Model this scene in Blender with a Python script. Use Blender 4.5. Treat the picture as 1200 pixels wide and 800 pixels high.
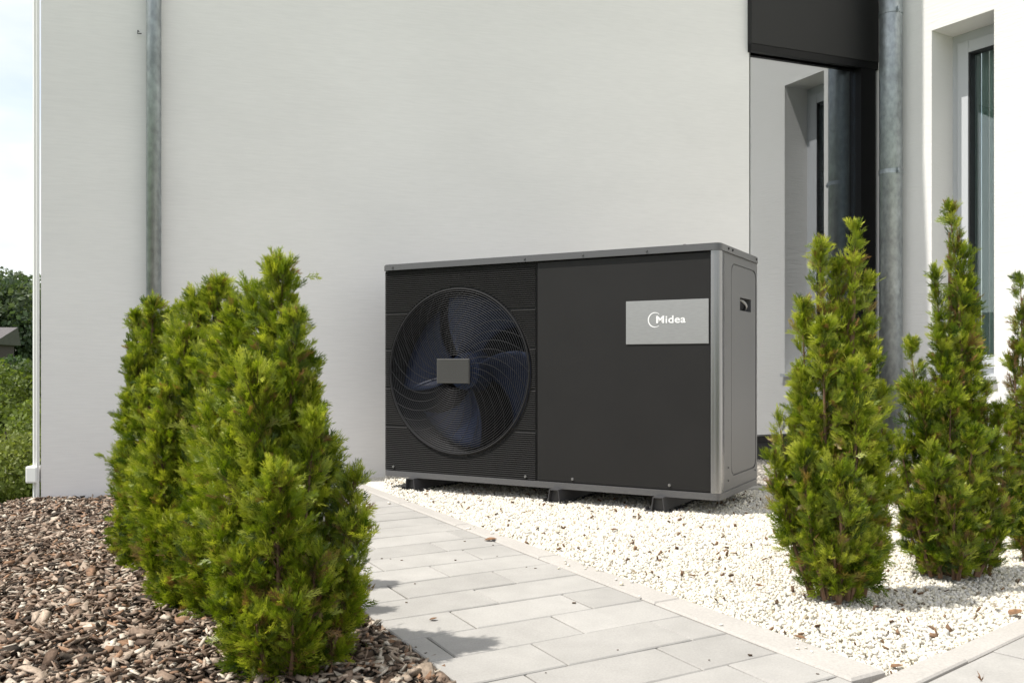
import bpy, bmesh, math, random
import numpy as np
from mathutils import Vector, Matrix
rng = np.random.default_rng(7); random.seed(7)
R = math.radians
for o in list(bpy.data.objects): bpy.data.objects.remove(o)
sc = bpy.context.scene; C = sc.collection

# ------------------------------------------------------------ camera, sky, sun
cam_d = bpy.data.cameras.new('camera'); cam = bpy.data.objects.new('camera', cam_d); C.objects.link(cam)
cam.location = (0, 0, .5); cam.rotation_euler = (R(90), 0, 0)
cam_d.sensor_width = 36; cam_d.lens = 1060/1200*36; cam_d.shift_y = 27/1200
cam_d.clip_start = .05; cam_d.clip_end = 2000
cam_d.dof.use_dof = True; cam_d.dof.focus_distance = 2.7; cam_d.dof.aperture_fstop = 16
sc.camera = cam

SUN_EL = 62; SH = Vector((.976, .216, 0)).normalized()          # direction in which shadows fall
to_sun = Vector((-SH.x*math.cos(R(SUN_EL)), -SH.y*math.cos(R(SUN_EL)), math.sin(R(SUN_EL))))
w = bpy.data.worlds.new('World'); sc.world = w; w.use_nodes = True
nt = w.node_tree; nt.nodes.clear()
wo = nt.nodes.new('ShaderNodeOutputWorld'); bg = nt.nodes.new('ShaderNodeBackground'); sky = nt.nodes.new('ShaderNodeTexSky')
sky.sky_type = 'NISHITA'; sky.sun_disc = False; sky.sun_elevation = R(SUN_EL)
sky.sun_rotation = math.atan2(to_sun.x, to_sun.y); sky.air_density = 1.0; sky.dust_density = 1.2; sky.ozone_density = 1.0
tc = nt.nodes.new('ShaderNodeTexCoord'); mp = nt.nodes.new('ShaderNodeMapping'); mp.inputs['Scale'].default_value = (1, 1, 3.2)
nz = nt.nodes.new('ShaderNodeTexNoise'); nz.inputs['Scale'].default_value = 2.2; nz.inputs['Detail'].default_value = 6
rmp = nt.nodes.new('ShaderNodeValToRGB'); rmp.color_ramp.elements[0].position = .22; rmp.color_ramp.elements[1].position = .62
mixc = nt.nodes.new('ShaderNodeMix'); mixc.data_type = 'RGBA'
mixc.inputs['B'].default_value = (6.7, 6.5, 6.2, 1)
fm = nt.nodes.new('ShaderNodeMath'); fm.operation = 'MULTIPLY'; fm.inputs[1].default_value = .85
nt.links.new(tc.outputs['Generated'], mp.inputs['Vector']); nt.links.new(mp.outputs[0], nz.inputs['Vector'])
nt.links.new(nz.outputs['Fac'], rmp.inputs['Fac']); nt.links.new(rmp.outputs['Color'], fm.inputs[0])
nt.links.new(fm.outputs[0], mixc.inputs['Factor']); nt.links.new(sky.outputs[0], mixc.inputs['A'])
nt.links.new(mixc.outputs['Result'], bg.inputs['Color']); bg.inputs['Strength'].default_value = .135
nt.links.new(bg.outputs[0], wo.inputs['Surface'])
sd = bpy.data.lights.new('sun', 'SUN'); sd.energy = 3.6; sd.angle = R(.55); sd.color = (1, .955, .89)
so = bpy.data.objects.new('sun', sd); C.objects.link(so); so.rotation_euler = to_sun.to_track_quat('Z', 'Y').to_euler()
sc.view_settings.view_transform = 'Standard'; sc.view_settings.look = 'None'
sc.view_settings.exposure = .6; sc.view_settings.gamma = 1
sc.cycles.max_bounces = 8; sc.cycles.transparent_max_bounces = 8

# ------------------------------------------------------------ helpers
def px(x, y, Y):                                   # a point at depth Y as read off the photograph
    return Vector(((x-600)/1060*Y, Y, .5-(y-427)/1060*Y))
def link(o, parent=None):
    C.objects.link(o)
    if parent is not None: o.parent = parent
    return o
def props(o, label=None, cat=None, group=None, kind=None):
    if label: o['label'] = label
    if cat: o['category'] = cat
    if group: o['group'] = group
    if kind: o['kind'] = kind
    return o
def empty(name, loc=(0, 0, 0), rz=0, **k):
    o = bpy.data.objects.new(name, None); o.location = loc; o.rotation_euler = (0, 0, rz); o.empty_display_size = .1
    return props(link(o), **k)
def obj(name, me, mat=None, parent=None, smooth=False, **k):
    if isinstance(me, bmesh.types.BMesh):
        b = me; me = bpy.data.meshes.new(name); b.normal_update(); b.to_mesh(me); b.free()
    if mat and not len(me.materials): me.materials.append(mat)
    if smooth: me.polygons.foreach_set('use_smooth', [True]*len(me.polygons))
    o = bpy.data.objects.new(name, me); return props(link(o, parent), **k)
def box(b, x0, x1, y0, y1, z0, z1, bev=0, M=None):
    vs = [b.verts.new((x, y, z)) for x in (x0, x1) for y in (y0, y1) for z in (z0, z1)]
    fs = [b.faces.new([vs[i] for i in f]) for f in ((0,1,3,2),(4,6,7,5),(0,4,5,1),(2,3,7,6),(0,2,6,4),(1,5,7,3))]
    if bev:
        es = list({e for f in fs for e in f.edges})
        r = bmesh.ops.bevel(b, geom=es, offset=bev, segments=2, affect='EDGES', profile=.6)
        vs = list({v for f in r['faces'] for v in f.verts} | {v for v in vs if v.is_valid})
    if M is not None: bmesh.ops.transform(b, matrix=M, verts=vs)
    return vs
def bxm(*a, bev=0, M=None):
    b = bmesh.new(); box(b, *a, bev=bev, M=M); return b
def cyl(b, p, q, r0, r1=None, n=16, caps=True):
    p, q = Vector(p), Vector(q); r1 = r0 if r1 is None else r1
    Mr = (q-p).to_track_quat('Z', 'Y').to_matrix().to_4x4()
    r = bmesh.ops.create_cone(b, cap_ends=caps, segments=n, radius1=r0, radius2=r1, depth=(q-p).length, matrix=Matrix.Translation((p+q)/2) @ Mr)
    return r['verts']
def tube(b, pts, rad, n=6, close=False):
    pts = [Vector(p) for p in pts]; m = len(pts); rings = []
    for i, p in enumerate(pts):
        a = pts[(i-1) % m] if (close or i > 0) else p; c = pts[(i+1) % m] if (close or i < m-1) else p
        q = (c-a).to_track_quat('Z', 'Y'); r = rad[i] if hasattr(rad, '__len__') else rad
        rings.append([b.verts.new(p + q @ Vector((r*math.cos(2*math.pi*k/n), r*math.sin(2*math.pi*k/n), 0))) for k in range(n)])
    for i in range(m if close else m-1):
        A, B = rings[i], rings[(i+1) % m]
        for k in range(n):
            b.faces.new((A[k], A[(k+1) % n], B[(k+1) % n], B[k]))
def big(name, V, F, mat, parent=None, col=None, smooth=False, **k):   # V (n,3), F (m,k)
    me = bpy.data.meshes.new(name); n, m, kk = len(V), len(F), F.shape[1]
    me.vertices.add(n); me.vertices.foreach_set('co', V.astype(np.float32).ravel())
    me.loops.add(m*kk); me.loops.foreach_set('vertex_index', F.astype(np.int32).ravel())
    me.polygons.add(m); me.polygons.foreach_set('loop_start', np.arange(0, m*kk, kk, dtype=np.int32))
    me.update(calc_edges=True)
    if col is not None:
        at = me.color_attributes.new('tint', 'FLOAT_COLOR', 'POINT')
        at.data.foreach_set('color', np.c_[col, np.ones(n)].astype(np.float32).ravel())
    return obj(name, me, mat, parent, smooth, **k)

# ------------------------------------------------------------ materials
def mat(name, col, rough=.6, metal=0, noise=None, bump=None, spec=.5, coat=0):
    """noise=(scale, amount, detail, (sx,sy,sz)); bump=(scale, strength, distance, (sx,sy,sz))"""
    m = bpy.data.materials.new(name); m.use_nodes = True; n = m.node_tree; p = n.nodes['Principled BSDF']
    p.inputs['Base Color'].default_value = (*col, 1); p.inputs['Roughness'].default_value = rough
    p.inputs['Metallic'].default_value = metal; p.inputs['Specular IOR Level'].default_value = spec
    p.inputs['Coat Weight'].default_value = coat
    t = n.nodes.new('ShaderNodeTexCoord')
    def nse(scale, det, s3):
        mp = n.nodes.new('ShaderNodeMapping'); mp.inputs['Scale'].default_value = s3
        z = n.nodes.new('ShaderNodeTexNoise'); z.inputs['Scale'].default_value = scale; z.inputs['Detail'].default_value = det
        n.links.new(t.outputs['Object'], mp.inputs[0]); n.links.new(mp.outputs[0], z.inputs['Vector']); return z
    if noise:
        lst = noise if isinstance(noise, list) else [noise]; prev = None
        for (s, a, d, s3) in lst:
            z = nse(s, d, s3)
            mr = n.nodes.new('ShaderNodeMapRange'); mr.inputs[1].default_value = .3; mr.inputs[2].default_value = .7
            mr.inputs[3].default_value = 1-a; mr.inputs[4].default_value = 1+a; n.links.new(z.outputs['Fac'], mr.inputs[0])
            v = n.nodes.new('ShaderNodeVectorMath'); v.operation = 'SCALE'
            if prev is None: v.inputs[0].default_value = col
            else: n.links.new(prev, v.inputs[0])
            n.links.new(mr.outputs[0], v.inputs['Scale']); prev = v.outputs[0]
        n.links.new(prev, p.inputs['Base Color'])
    if bump:
        lst = bump if isinstance(bump, list) else [bump]; prev = None
        for (s, st, dist, s3) in lst:
            z = nse(s, 5, s3); bp = n.nodes.new('ShaderNodeBump'); bp.inputs['Strength'].default_value = st; bp.inputs['Distance'].default_value = dist
            n.links.new(z.outputs['Fac'], bp.inputs['Height'])
            if prev is not None: n.links.new(prev, bp.inputs['Normal'])
            prev = bp.outputs[0]
        n.links.new(prev, p.inputs['Normal'])
    return m
def tint_mat(name, rough=.7, translucent=0, spec=.3, grain=None, cutnoise=None):
    m = bpy.data.materials.new(name); m.use_nodes = True; n = m.node_tree; p = n.nodes['Principled BSDF']; out = n.nodes['Material Output']
    a = n.nodes.new('ShaderNodeAttribute'); a.attribute_name = 'tint'; c = a.outputs['Color']
    if grain:
        t = n.nodes.new('ShaderNodeTexCoord'); z = n.nodes.new('ShaderNodeTexNoise'); z.inputs['Scale'].default_value = grain[0]; z.inputs['Detail'].default_value = 4
        n.links.new(t.outputs['Object'], z.inputs['Vector'])
        mr = n.nodes.new('ShaderNodeMapRange'); mr.inputs[1].default_value = .3; mr.inputs[2].default_value = .7; mr.inputs[3].default_value = 1-grain[1]; mr.inputs[4].default_value = 1+grain[1]
        n.links.new(z.outputs['Fac'], mr.inputs[0]); v = n.nodes.new('ShaderNodeVectorMath'); v.operation = 'SCALE'
        n.links.new(c, v.inputs[0]); n.links.new(mr.outputs[0], v.inputs['Scale']); c = v.outputs[0]
    n.links.new(c, p.inputs['Base Color']); p.inputs['Roughness'].default_value = rough; p.inputs['Specular IOR Level'].default_value = spec
    if translucent:
        tr = n.nodes.new('ShaderNodeBsdfTranslucent'); mx = n.nodes.new('ShaderNodeMixShader'); mx.inputs[0].default_value = translucent
        v = n.nodes.new('ShaderNodeVectorMath'); v.operation = 'MULTIPLY'; v.inputs[1].default_value = (1.25, 1.3, .6); n.links.new(c, v.inputs[0])
        n.links.new(v.outputs[0], tr.inputs['Color']); n.links.new(p.outputs[0], mx.inputs[1]); n.links.new(tr.outputs[0], mx.inputs[2]); n.links.new(mx.outputs[0], out.inputs['Surface'])
    return m
def glass_mat(name, refl, tintc, rough=0.0):
    m = bpy.data.materials.new(name); m.use_nodes = True; n = m.node_tree; n.nodes.clear()
    out = n.nodes.new('ShaderNodeOutputMaterial'); g = n.nodes.new('ShaderNodeBsdfGlossy'); t = n.nodes.new('ShaderNodeBsdfTransparent')
    g.inputs['Color'].default_value = (.95, .97, 1, 1); g.inputs['Roughness'].default_value = rough; t.inputs['Color'].default_value = (*tintc, 1)
    f = n.nodes.new('ShaderNodeLayerWeight'); f.inputs['Blend'].default_value = .35
    mr = n.nodes.new('ShaderNodeMapRange'); mr.inputs[3].default_value = refl; mr.inputs[4].default_value = .95
    n.links.new(f.outputs['Fresnel'], mr.inputs[0])
    mx = n.nodes.new('ShaderNodeMixShader'); n.links.new(mr.outputs[0], mx.inputs[0]); n.links.new(t.outputs[0], mx.inputs[1]); n.links.new(g.outputs[0], mx.inputs[2])
    n.links.new(mx.outputs[0], out.inputs['Surface']); return m

M_plaster = mat('wall_plaster', (.83, .81, .79), .9, noise=[(1.3, .025, 4, (1, 1, 1)), (14, .02, 4, (1, 1, 9)), (3.5, .015, 5, (.6, .6, 1.5))],
                bump=[(9, .13, .004, (1, 1, 13)), (160, .16, .0012, (1, 1, 2.2)), (1.1, .25, .02, (1, 1, 1))], spec=.2)
M_plaster_sun = mat('wall_plaster_rough', (.80, .79, .765), .9, noise=[(2, .02, 4, (1, 1, 1))],
                bump=[(11, .32, .005, (1, 1, 9)), (140, .25, .0015, (1, 1, 2))], spec=.2)
M_plinth = mat('black_plinth', (.018, .018, .02), .6, bump=(90, .3, .001, (1, 1, 1)))
M_fascia = mat('charcoal_cladding', (.010, .0097, .0093), .65, noise=(3, .12, 4, (1, 1, 1)))
M_black = mat('black_frame', (.004, .004, .0045), .5, spec=.25)
M_galv = mat('galvanised_steel', (.34, .37, .38), .5, .8, noise=[(45, .2, 8, (1, 1, .6)), (7, .2, 4, (1, 1, .5))], bump=(60, .08, .001, (1, 1, 1)))
M_pvc = mat('grey_pvc', (.52, .54, .56), .4)
M_whitepvc = mat('white_pvc', (.8, .8, .78), .4)
M_seal = mat('rubber_seal', (.02, .022, .025), .6)
M_glass = glass_mat('door_glass', .34, (.55, .6, .6)); M_glassw = glass_mat('window_glass', .14, (.86, .92, .9))
M_room = mat('room_wall', (.35, .34, .33), .9); M_reflection = mat('pale_green_reflection', (.62, .70, .66), .9)
M_paver = None
M_kerb = mat('kerb_concrete', (.41, .39, .36), .9, noise=[(6, .05, 5, (1, 1, 1)), (220, .09, 3, (1, 1, 1))], bump=(260, .35, .001, (1, 1, 1)), spec=.2)
M_bed = mat('sand_bed', (.25, .225, .19), .95, noise=(60, .35, 5, (1, 1, 1)), bump=(150, .6, .003, (1, 1, 1)))
M_soil = mat('dark_soil', (.032, .023, .016), .95, noise=(30, .45, 6, (1, 1, 1)), bump=(60, 1, .01, (1, 1, 1)))
M_gravelbase = mat('gravel_base', (.64, .61, .53), .95, noise=[(130, .45, 3, (1, 1, 1)), (4, .08, 4, (1, 1, 1))], bump=(120, 1, .006, (1, 1, 1)))
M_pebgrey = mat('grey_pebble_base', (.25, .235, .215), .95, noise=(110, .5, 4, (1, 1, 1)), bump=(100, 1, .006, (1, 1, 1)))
M_grass = mat('field_grass', (.07, .11, .03), .95, noise=[(.8, .3, 8, (1, 1, 1)), (14, .3, 5, (1, 1, 1))])
M_stone = tint_mat('white_marble_chippings', .8, grain=(240, .1)); M_bark = tint_mat('bark_chips', .85, grain=(200, .28), spec=.2)
M_leaf = tint_mat('tree_leaves', .5, .35)
M_twig = mat('thuja_bark', (.17, .10, .06), .9, noise=(60, .4, 4, (1, 1, .3)), bump=(90, .6, .002, (1, 1, .3)))
M_trunk = mat('tree_bark', (.10, .08, .06), .9, noise=(10, .3, 4, (1, 1, .3)))
M_panel = mat('charcoal_textured_panel', (.0125, .012, .0115), .62, noise=[(5, .10, 3, (1, 1, 1)), (480, .3, 2, (1, 1, 1))], bump=(420, .5, .0008, (1, 1, 1)), spec=.3)
M_rib = mat('charcoal_ribs', (.019, .0185, .018), .6, bump=(420, .3, .0005, (1, 1, 1)))
M_silver = mat('silver_powder_coat', (.115, .115, .118), .42, .3, bump=(520, .25, .0005, (1, 1, 1)))
M_silver2 = mat('polished_silver_post', (.27, .27, .275), .26, .75)
M_plate = mat('brushed_nameplate', (.36, .36, .36), .34, .55, noise=(40, .07, 5, (1, 1, 12)), bump=(90, .06, .0004, (1, 1, 30)))
M_letter = mat('white_print', (.85, .85, .84), .5)
M_guard = mat('guard_wire', (.024, .025, .028), .6, .1); M_blade = mat('navy_fan_blade', (.009, .016, .042), .42, spec=.25)
M_cav = mat('cavity_black', (.004, .004, .005), .8); M_foot = mat('dark_steel_foot', (.045, .045, .048), .5)
M_screw = mat('black_screw', (.012, .012, .013), .4, .4)
M_dry = mat('dry_leaf', (.20, .11, .055), .85, noise=(80, .4, 4, (1, 1, 1)))
M_roof = mat('grey_roof', (.12, .11, .11), .9, noise=(6, .15, 4, (1, 1, 1))); M_brown = mat('brown_boards', (.06, .045, .04), .9)
M_weed = mat('weed_green', (.10, .16, .03), .7)

# ------------------------------------------------------------ terrain
def mulch_z(x, y):                                  # bark bed, falling away past the house corner
    z = -.014 - .012*np.clip(-x, 0, 3) - .045*np.clip(-x-.9, 0, 2)**1.2*0 - .018*np.clip(y-2.2, 0, 2)*np.clip(-x-.6, 0, 1)
    z = z + .011*np.sin(3.1*x+1.3*y) * np.cos(2.3*y-.8*x) + .005*np.sin(11*x+3*y)*np.sin(9*y-4*x)
    bb = (x-.5277)*.8877+(y-1.4453)*.4605+.556; near = np.exp(-(np.clip(-bb, 0, 9)/.10)**2); z = z*(1-near) + near*(-.006); z = np.where(bb > .012, -.055, z)
    d = np.clip(-1.98-x + .05*np.sin(6*y), 0, 9)
    return z - .75*d**1.3
def ground_z(x, y):
    d = np.clip(-2.2-x, 0, 60); dz = -.30 - .55*np.minimum(d, 7) ; near = np.clip((y-18)/60, 0, 1)
    hill = 7.5*np.clip((y-55)/160, 0, 1)**1.1
    return dz - .6*near + hill + .2*np.sin(.3*x+.2*y)*np.clip(d/4, 0, 1)
def sheet(name, xs, ys, f, m, **k):
    X, Y = np.meshgrid(xs, ys); Z = f(X, Y); V = np.c_[X.ravel(), Y.ravel(), Z.ravel()]; nx = len(xs)
    i, j = np.meshgrid(np.arange(nx-1), np.arange(len(ys)-1)); a = (j*nx+i).ravel()
    return big(name, V, np.c_[a, a+1, a+1+nx, a+nx], m, smooth=True, **k)
xs = np.unique(np.r_[-900, -500, -250, -120, np.arange(-80, 20, 2.), np.arange(20, 100, 10), 200, 400, 900])
ys = np.unique(np.r_[-900, -400, -150, -60, np.arange(-30, 80, 2.5), np.arange(80, 300, 12), 450, 900])
sheet('ground', xs, ys, ground_z, M_grass, kind='structure')
sheet('bark_bed', np.arange(-3.2, .35, .025), np.arange(.3, 4.2, .025), mulch_z, M_soil, kind='structure')


# ------------------------------------------------------------ paved path
P2 = Vector((.5277, 1.4453, 0)); U = Vector((-.4605, .8877, 0)); V = Vector((.8617, .5074, 0))
def ab(a, b, z=0): p = P2 + U*a + V*b; return Vector((p.x, p.y, z))
def slab(corners, z0, z1, bev=.002, jit=0):
    """a slab from four plan corners, edges eased"""
    b = bmesh.new(); lo = [b.verts.new((c.x, c.y, z0)) for c in corners]; hi = [b.verts.new((c.x, c.y, z1 + random.uniform(-jit, jit))) for c in corners]
    b.faces.new(hi); b.faces.new(lo[::-1])
    for k in range(4): b.faces.new((lo[k], lo[(k+1) % 4], hi[(k+1) % 4], hi[k]))
    bmesh.ops.recalc_face_normals(b, faces=b.faces)
    if bev: bmesh.ops.bevel(b, geom=[e for e in b.edges if all(v.co.z > (z0+z1)/2 for v in e.verts)], offset=bev, segments=1, affect='EDGES')
    return b
pav_mats = [mat('concrete_paver', (c, c*.968, c*.905), .9, noise=[(4, .05, 5, (1, 1, 1)), (260, .07, 3, (1, 1, 1)), (1.7, .08, 6, (1, 1, 1)), (16, .04, 6, (1, 1, 1))],
                bump=[(240, .3, .0008, (1, 1, 1))], spec=.2) for c in (.345, .36, .375, .352, .33)]
def quad_ab(a0, a1, b0, b1, g=.0018): return [ab(a0+g, b0+g), ab(a0+g, b1-g), ab(a1-g, b1-g), ab(a1-g, b0+g)]
path = obj('path', slab([ab(-.7, -.552), ab(-.7, -.004), ab(3.2, -.004), ab(3.2, -.552)], -.06, -.006, 0), M_bed, kind='structure')
known = {-3: -.30, -2: -.12, -1: -.171, 0: -.356, 1: -.235, 2: -.401, 3: -.283, 4: -.169, 5: -.281, 6: -.40, 7: -.17, 8: -.33}
for k in range(-7, 23):
    a0 = .142 + .1322*(k+1) - .1322*0 if False else .142 + .1322*(k+1)
    a0 = .142 + .1322*k + .1322; a1 = a0 + .1322
    a0 -= .1322*0
    j = known.get(k, random.uniform(-.45, -.1)); cuts = [-.557, 0.0]; x = j
    while x > -.557+.02: cuts.append(x); x -= .272
    x = j + .272
    while x < -.02: cuts.append(x); x += .272
    cuts.sort()
    for b0, b1 in zip(cuts[:-1], cuts[1:]):
        obj('paver', slab(quad_ab(a0-.1322*0, a1, b0, b1), -.038, 0, .0022, .0012), random.choice(pav_mats), path)
kerb = obj('kerb', slab([ab(.0, .006), ab(.0, .070), ab(2.9, .070), ab(2.9, .006)], -.09, -.012, 0), M_bed, kind='structure')
a = -.018
for L in (.52, .5, .53, .5, .5, .4):
    wid = lambda q: .084 - .020*min(q, 1.6)/1.0*.9
    q = [ab(a+.0012, .002), ab(a+.0012, wid(a)), ab(a+L-.0012, wid(a+L)), ab(a+L-.0012, .002)]
    obj('kerb_stone', slab(q, -.08, .003, .004), M_kerb, kerb); a += L
obj('corner_slab', slab([ab(-.30, .004), ab(-.30, .12), ab(-.022, .10), ab(-.022, .004)], -.07, -.012, .003), M_kerb, path)
# second path, at the lower right
Q0 = Vector((.620, 1.468, 0)); T = Vector((.767, .641, 0)).normalized(); Nn = Vector((T.y, -T.x, 0))
def tn(t, n): return Q0 + T*t + Nn*n
path2 = obj('path', slab([tn(-.3, .05), tn(3, .05), tn(3, 1.2), tn(-.3, 1.2)], -.06, -.008, 0), M_bed, kind='structure')
kerb2 = obj('kerb', slab([tn(-.02, .004), tn(3, .004), tn(3, .046), tn(-.02, .046)], -.08, -.012, 0), M_bed, kind='structure')
t = -.16
for L in (.318, .5, .5, .5, .5): 
    obj('kerb_stone', slab([tn(t+.001, 0), tn(t+L-.001, 0), tn(t+L-.001, .049), tn(t+.001, .049)][::-1], -.07, .002 if t < 0 else -.001, .003), M_kerb, kerb2); t += L
for r, n0 in enumerate(np.arange(.051, 1.0, .13)):
    t = -.45 + (.153 if r % 2 == 0 else .02)
    while t < 2.9:
        obj('paver', slab([tn(t+.0015, n0+.0015), tn(t+.27-.0015, n0+.0015), tn(t+.27-.0015, n0+.1285), tn(t+.0015, n0+.1285)][::-1], -.038, -.002, .0022, .001), random.choice(pav_mats), path2); t += .272
# a haunching slab showing between the bark and the path
for (a0, a1, b0, b1, z) in ((.53, .70, -.64, -.562, -.030), (.71, .80, -.63, -.562, -.028)):
    obj('edging_slab', slab([ab(a0, b0), ab(a0, b1), ab(a1, b1), ab(a1, b0+.02)], -.08, z, .003), M_kerb, path)

# ------------------------------------------------------------ gravel bed
def lin(x): return x
g_poly = [ab(-.018, .06), tn(.03, .004), tn(2.9, .004), Vector((2.9, 5.2, 0)), Vector((1.2, 4.9, 0)), Vector((-.9, 4.2, 0)), ab(2.5, .03)]
b = bmesh.new(); b.faces.new([b.verts.new((p.x, p.y, -.016)) for p in g_poly]); bmesh.ops.recalc_face_normals(b, faces=b.faces)
obj('gravel_bed', b, M_gravelbase, kind='structure')
HK = Vector((1.04, 3.68, 0)); HD = Vector((.9547, .2977, 0))
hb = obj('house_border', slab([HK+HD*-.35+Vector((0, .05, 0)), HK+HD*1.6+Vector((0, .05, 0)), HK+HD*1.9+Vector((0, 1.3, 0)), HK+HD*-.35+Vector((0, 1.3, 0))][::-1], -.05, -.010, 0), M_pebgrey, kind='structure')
t = -.35
for q in range(4):
    A = HK+HD*(t+.002); B = HK+HD*(t+.498); t += .5; o_ = Vector((-HD.y, HD.x, 0))*.045
    obj('border_stone', slab([A, B, B+o_, A+o_][::-1], -.06, .004, .004), M_kerb, hb)

def rand_rot(n):
    q = rng.normal(size=(n, 4)); q /= np.linalg.norm(q, axis=1)[:, None]; w_, x, y, z = q.T
    return np.stack([1-2*(y*y+z*z), 2*(x*y-z*w_), 2*(x*z+y*w_), 2*(x*y+z*w_), 1-2*(x*x+z*z), 2*(y*z-x*w_), 2*(x*z-y*w_), 2*(y*z+x*w_), 1-2*(x*x+y*y)], 1).reshape(n, 3, 3)
CUBE_V = np.array([(x, y, z) for x in (-1, 1) for y in (-1, 1) for z in (-1, 1)], float)
CUBE_F = np.array([(0,1,3),(0,3,2),(4,6,7),(4,7,5),(0,4,5),(0,5,1),(2,3,7),(2,7,6),(0,2,6),(0,6,4),(1,5,7),(1,7,3)])
def scatter(name, pos, size3, rot, col, m, jitter=.35, **k):
    n = len(pos); base = CUBE_V[None]*(1 + rng.uniform(-jitter, jitter, (n, 8, 3))) * size3[:, None, :]
    Vv = np.einsum('nij,nkj->nki', rot, base) + pos[:, None, :]
    F = (CUBE_F[None] + (np.arange(n)*8)[:, None, None]).reshape(-1, 3)
    return big(name, Vv.reshape(-1, 3), F, m, col=np.repeat(col, 8, 0), **k)
def gravel_pts(n):
    x = rng.uniform(-.9, 2.6, n*3); y = rng.uniform(1.4, 4.6, n*3)
    d = np.c_[x, y] - np.array([P2.x, P2.y]); Mi = np.linalg.inv(np.array([[U.x, V.x], [U.y, V.y]])); a_, b_ = (Mi @ d.T)
    kw = .084 - .018*np.minimum(a_, 1.6)
    e = np.c_[x, y] - np.array([Q0.x, Q0.y]); nn = e @ np.array([Nn.x, Nn.y])
    h = (np.c_[x, y] - np.array([HK.x, HK.y])) @ np.array([-HD.y, HD.x])
    ok = (b_ > kw+.001) & (nn < -.001) & (a_ > -.03) & (x/y < .60) & ((h < -.01) | (x < .72)) & (x/y > -.14)
    # fewer where the picture cannot resolve them
    ok &= rng.random(n*3) < np.clip(2.6/y, .45, 1)
    return x[ok], y[ok], h[ok]
x, y, _ = gravel_pts(105000); n = len(x)
s = rng.uniform(.0018, .0039, n) * (1 + .25*np.clip(y-2.2, 0, 2)); s[rng.random(n) < .03] *= 1.5
size3 = np.c_[s*rng.uniform(.8, 1.4, n), s*rng.uniform(.6, 1.1, n), s*rng.uniform(.5, .85, n)]
shade = rng.uniform(.56, .78, n); warm = rng.uniform(.76, .93, n)
col = np.c_[shade, shade*(.745+warm*.24), shade*warm*.97]
dk = rng.random(n) < .022; col[dk] *= rng.uniform(.3, .7, (dk.sum(), 1)) * np.array([1, .88, .72])
big_z = -.0135 + rng.uniform(0, .0055, n) + .003*np.sin(7*x+2*y)*np.sin(6*y-3*x)
sp_n = 30; sa, sb2 = rng.uniform(-.02, 2.2, sp_n), .06-rng.exponential(.025, sp_n); sx_, sy_ = P2.x+U.x*sa+V.x*sb2, P2.y+U.y*sa+V.y*sb2
x, y, big_z = np.r_[x, sx_], np.r_[y, sy_], np.r_[big_z, np.full(sp_n, .0045)]; size3 = np.r_[size3, size3[:sp_n]*.8]; col = np.r_[col, col[:sp_n]]; n = len(x)
scatter('gravel', np.c_[x, y, big_z], size3, rand_rot(n), col, M_stone, kind='stuff')
# brown crumbs blown over the gravel and the pavers
x, y, _ = gravel_pts(500); n = len(x); s = rng.uniform(.003, .007, n)
cb = np.array([.16, .10, .06])*rng.uniform(.5, 1.5, (n, 1))
px_, py_ = [], []
for q in range(34):
    p = ab(random.uniform(-.2, 2.0), random.uniform(-.55, -.02)); px_.append(p.x); py_.append(p.y)
m_ = len(px_); s2 = rng.uniform(.0012, .0035, m_)
scatter('plant_litter', np.r_[np.c_[x, y, np.full(n, -.002)], np.c_[px_, py_, np.full(m_, .0012)]],
        np.r_[np.c_[s, s*.5, s*.25], np.c_[s2, s2*.6, s2*.3]], np.r_[rand_rot(n), np.repeat(np.eye(3)[None], m_, 0)],
        np.r_[cb, np.array([.12, .08, .05])*rng.uniform(.5, 1.3, (m_, 1))], M_bark, kind='stuff')
# grey-brown pebbles along the house
n = 5000; tt = rng.uniform(-.3, 1.3, n); hh = rng.uniform(.05, 1.05, n)
x = HK.x + HD.x*tt - HD.y*hh; y = HK.y + HD.y*tt + HD.x*hh; s = rng.uniform(.004, .010, n)
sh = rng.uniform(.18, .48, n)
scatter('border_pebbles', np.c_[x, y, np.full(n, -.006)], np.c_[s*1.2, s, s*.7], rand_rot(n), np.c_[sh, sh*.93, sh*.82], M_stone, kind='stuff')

# ------------------------------------------------------------ bark chips
n = 85000; x = rng.uniform(-2.05, .05, n); y = rng.uniform(1.15, 3.95, n)
d = np.c_[x, y] - np.array([P2.x, P2.y]); Mi = np.linalg.inv(np.array([[U.x, V.x], [U.y, V.y]])); a_, b_ = (Mi @ d.T)
wl = (np.c_[x, y] - np.array([-.285, 4.25])) @ np.array([-.2977, .9547])
ok = (b_ < -.550 - rng.exponential(.008, n) + (rng.random(n) < .01)*rng.uniform(0, .10, n)) & (x/y > -.62) & (wl < -.02) & (rng.random(n) < np.clip(2.2/y, .5, 1))
x, y, b_ = x[ok], y[ok], b_[ok]; n = len(x)
L = rng.gamma(3.2, .0020, n) + .002; L[rng.random(n) < .04] *= 1.7; L = np.minimum(L, .020)
wd = L*rng.uniform(.13, .55, n); th = rng.uniform(.0007, .0022, n)
yaw = rng.uniform(0, 2*np.pi, n); tx = rng.normal(0, .5, n); ty = rng.normal(0, .36, n)
cz, sz, cx, sx, cy, sy = np.cos(yaw), np.sin(yaw), np.cos(tx), np.sin(tx), np.cos(ty), np.sin(ty); z0 = np.zeros(n); o1 = np.ones(n)
Rz = np.stack([cz, -sz, z0, sz, cz, z0, z0, z0, o1], 1).reshape(n, 3, 3); Rx = np.stack([o1, z0, z0, z0, cx, -sx, z0, sx, cx], 1).reshape(n, 3, 3); Ry = np.stack([cy, z0, sy, z0, o1, z0, -sy, z0, cy], 1).reshape(n, 3, 3)
kind_ = rng.random(n)
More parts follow.
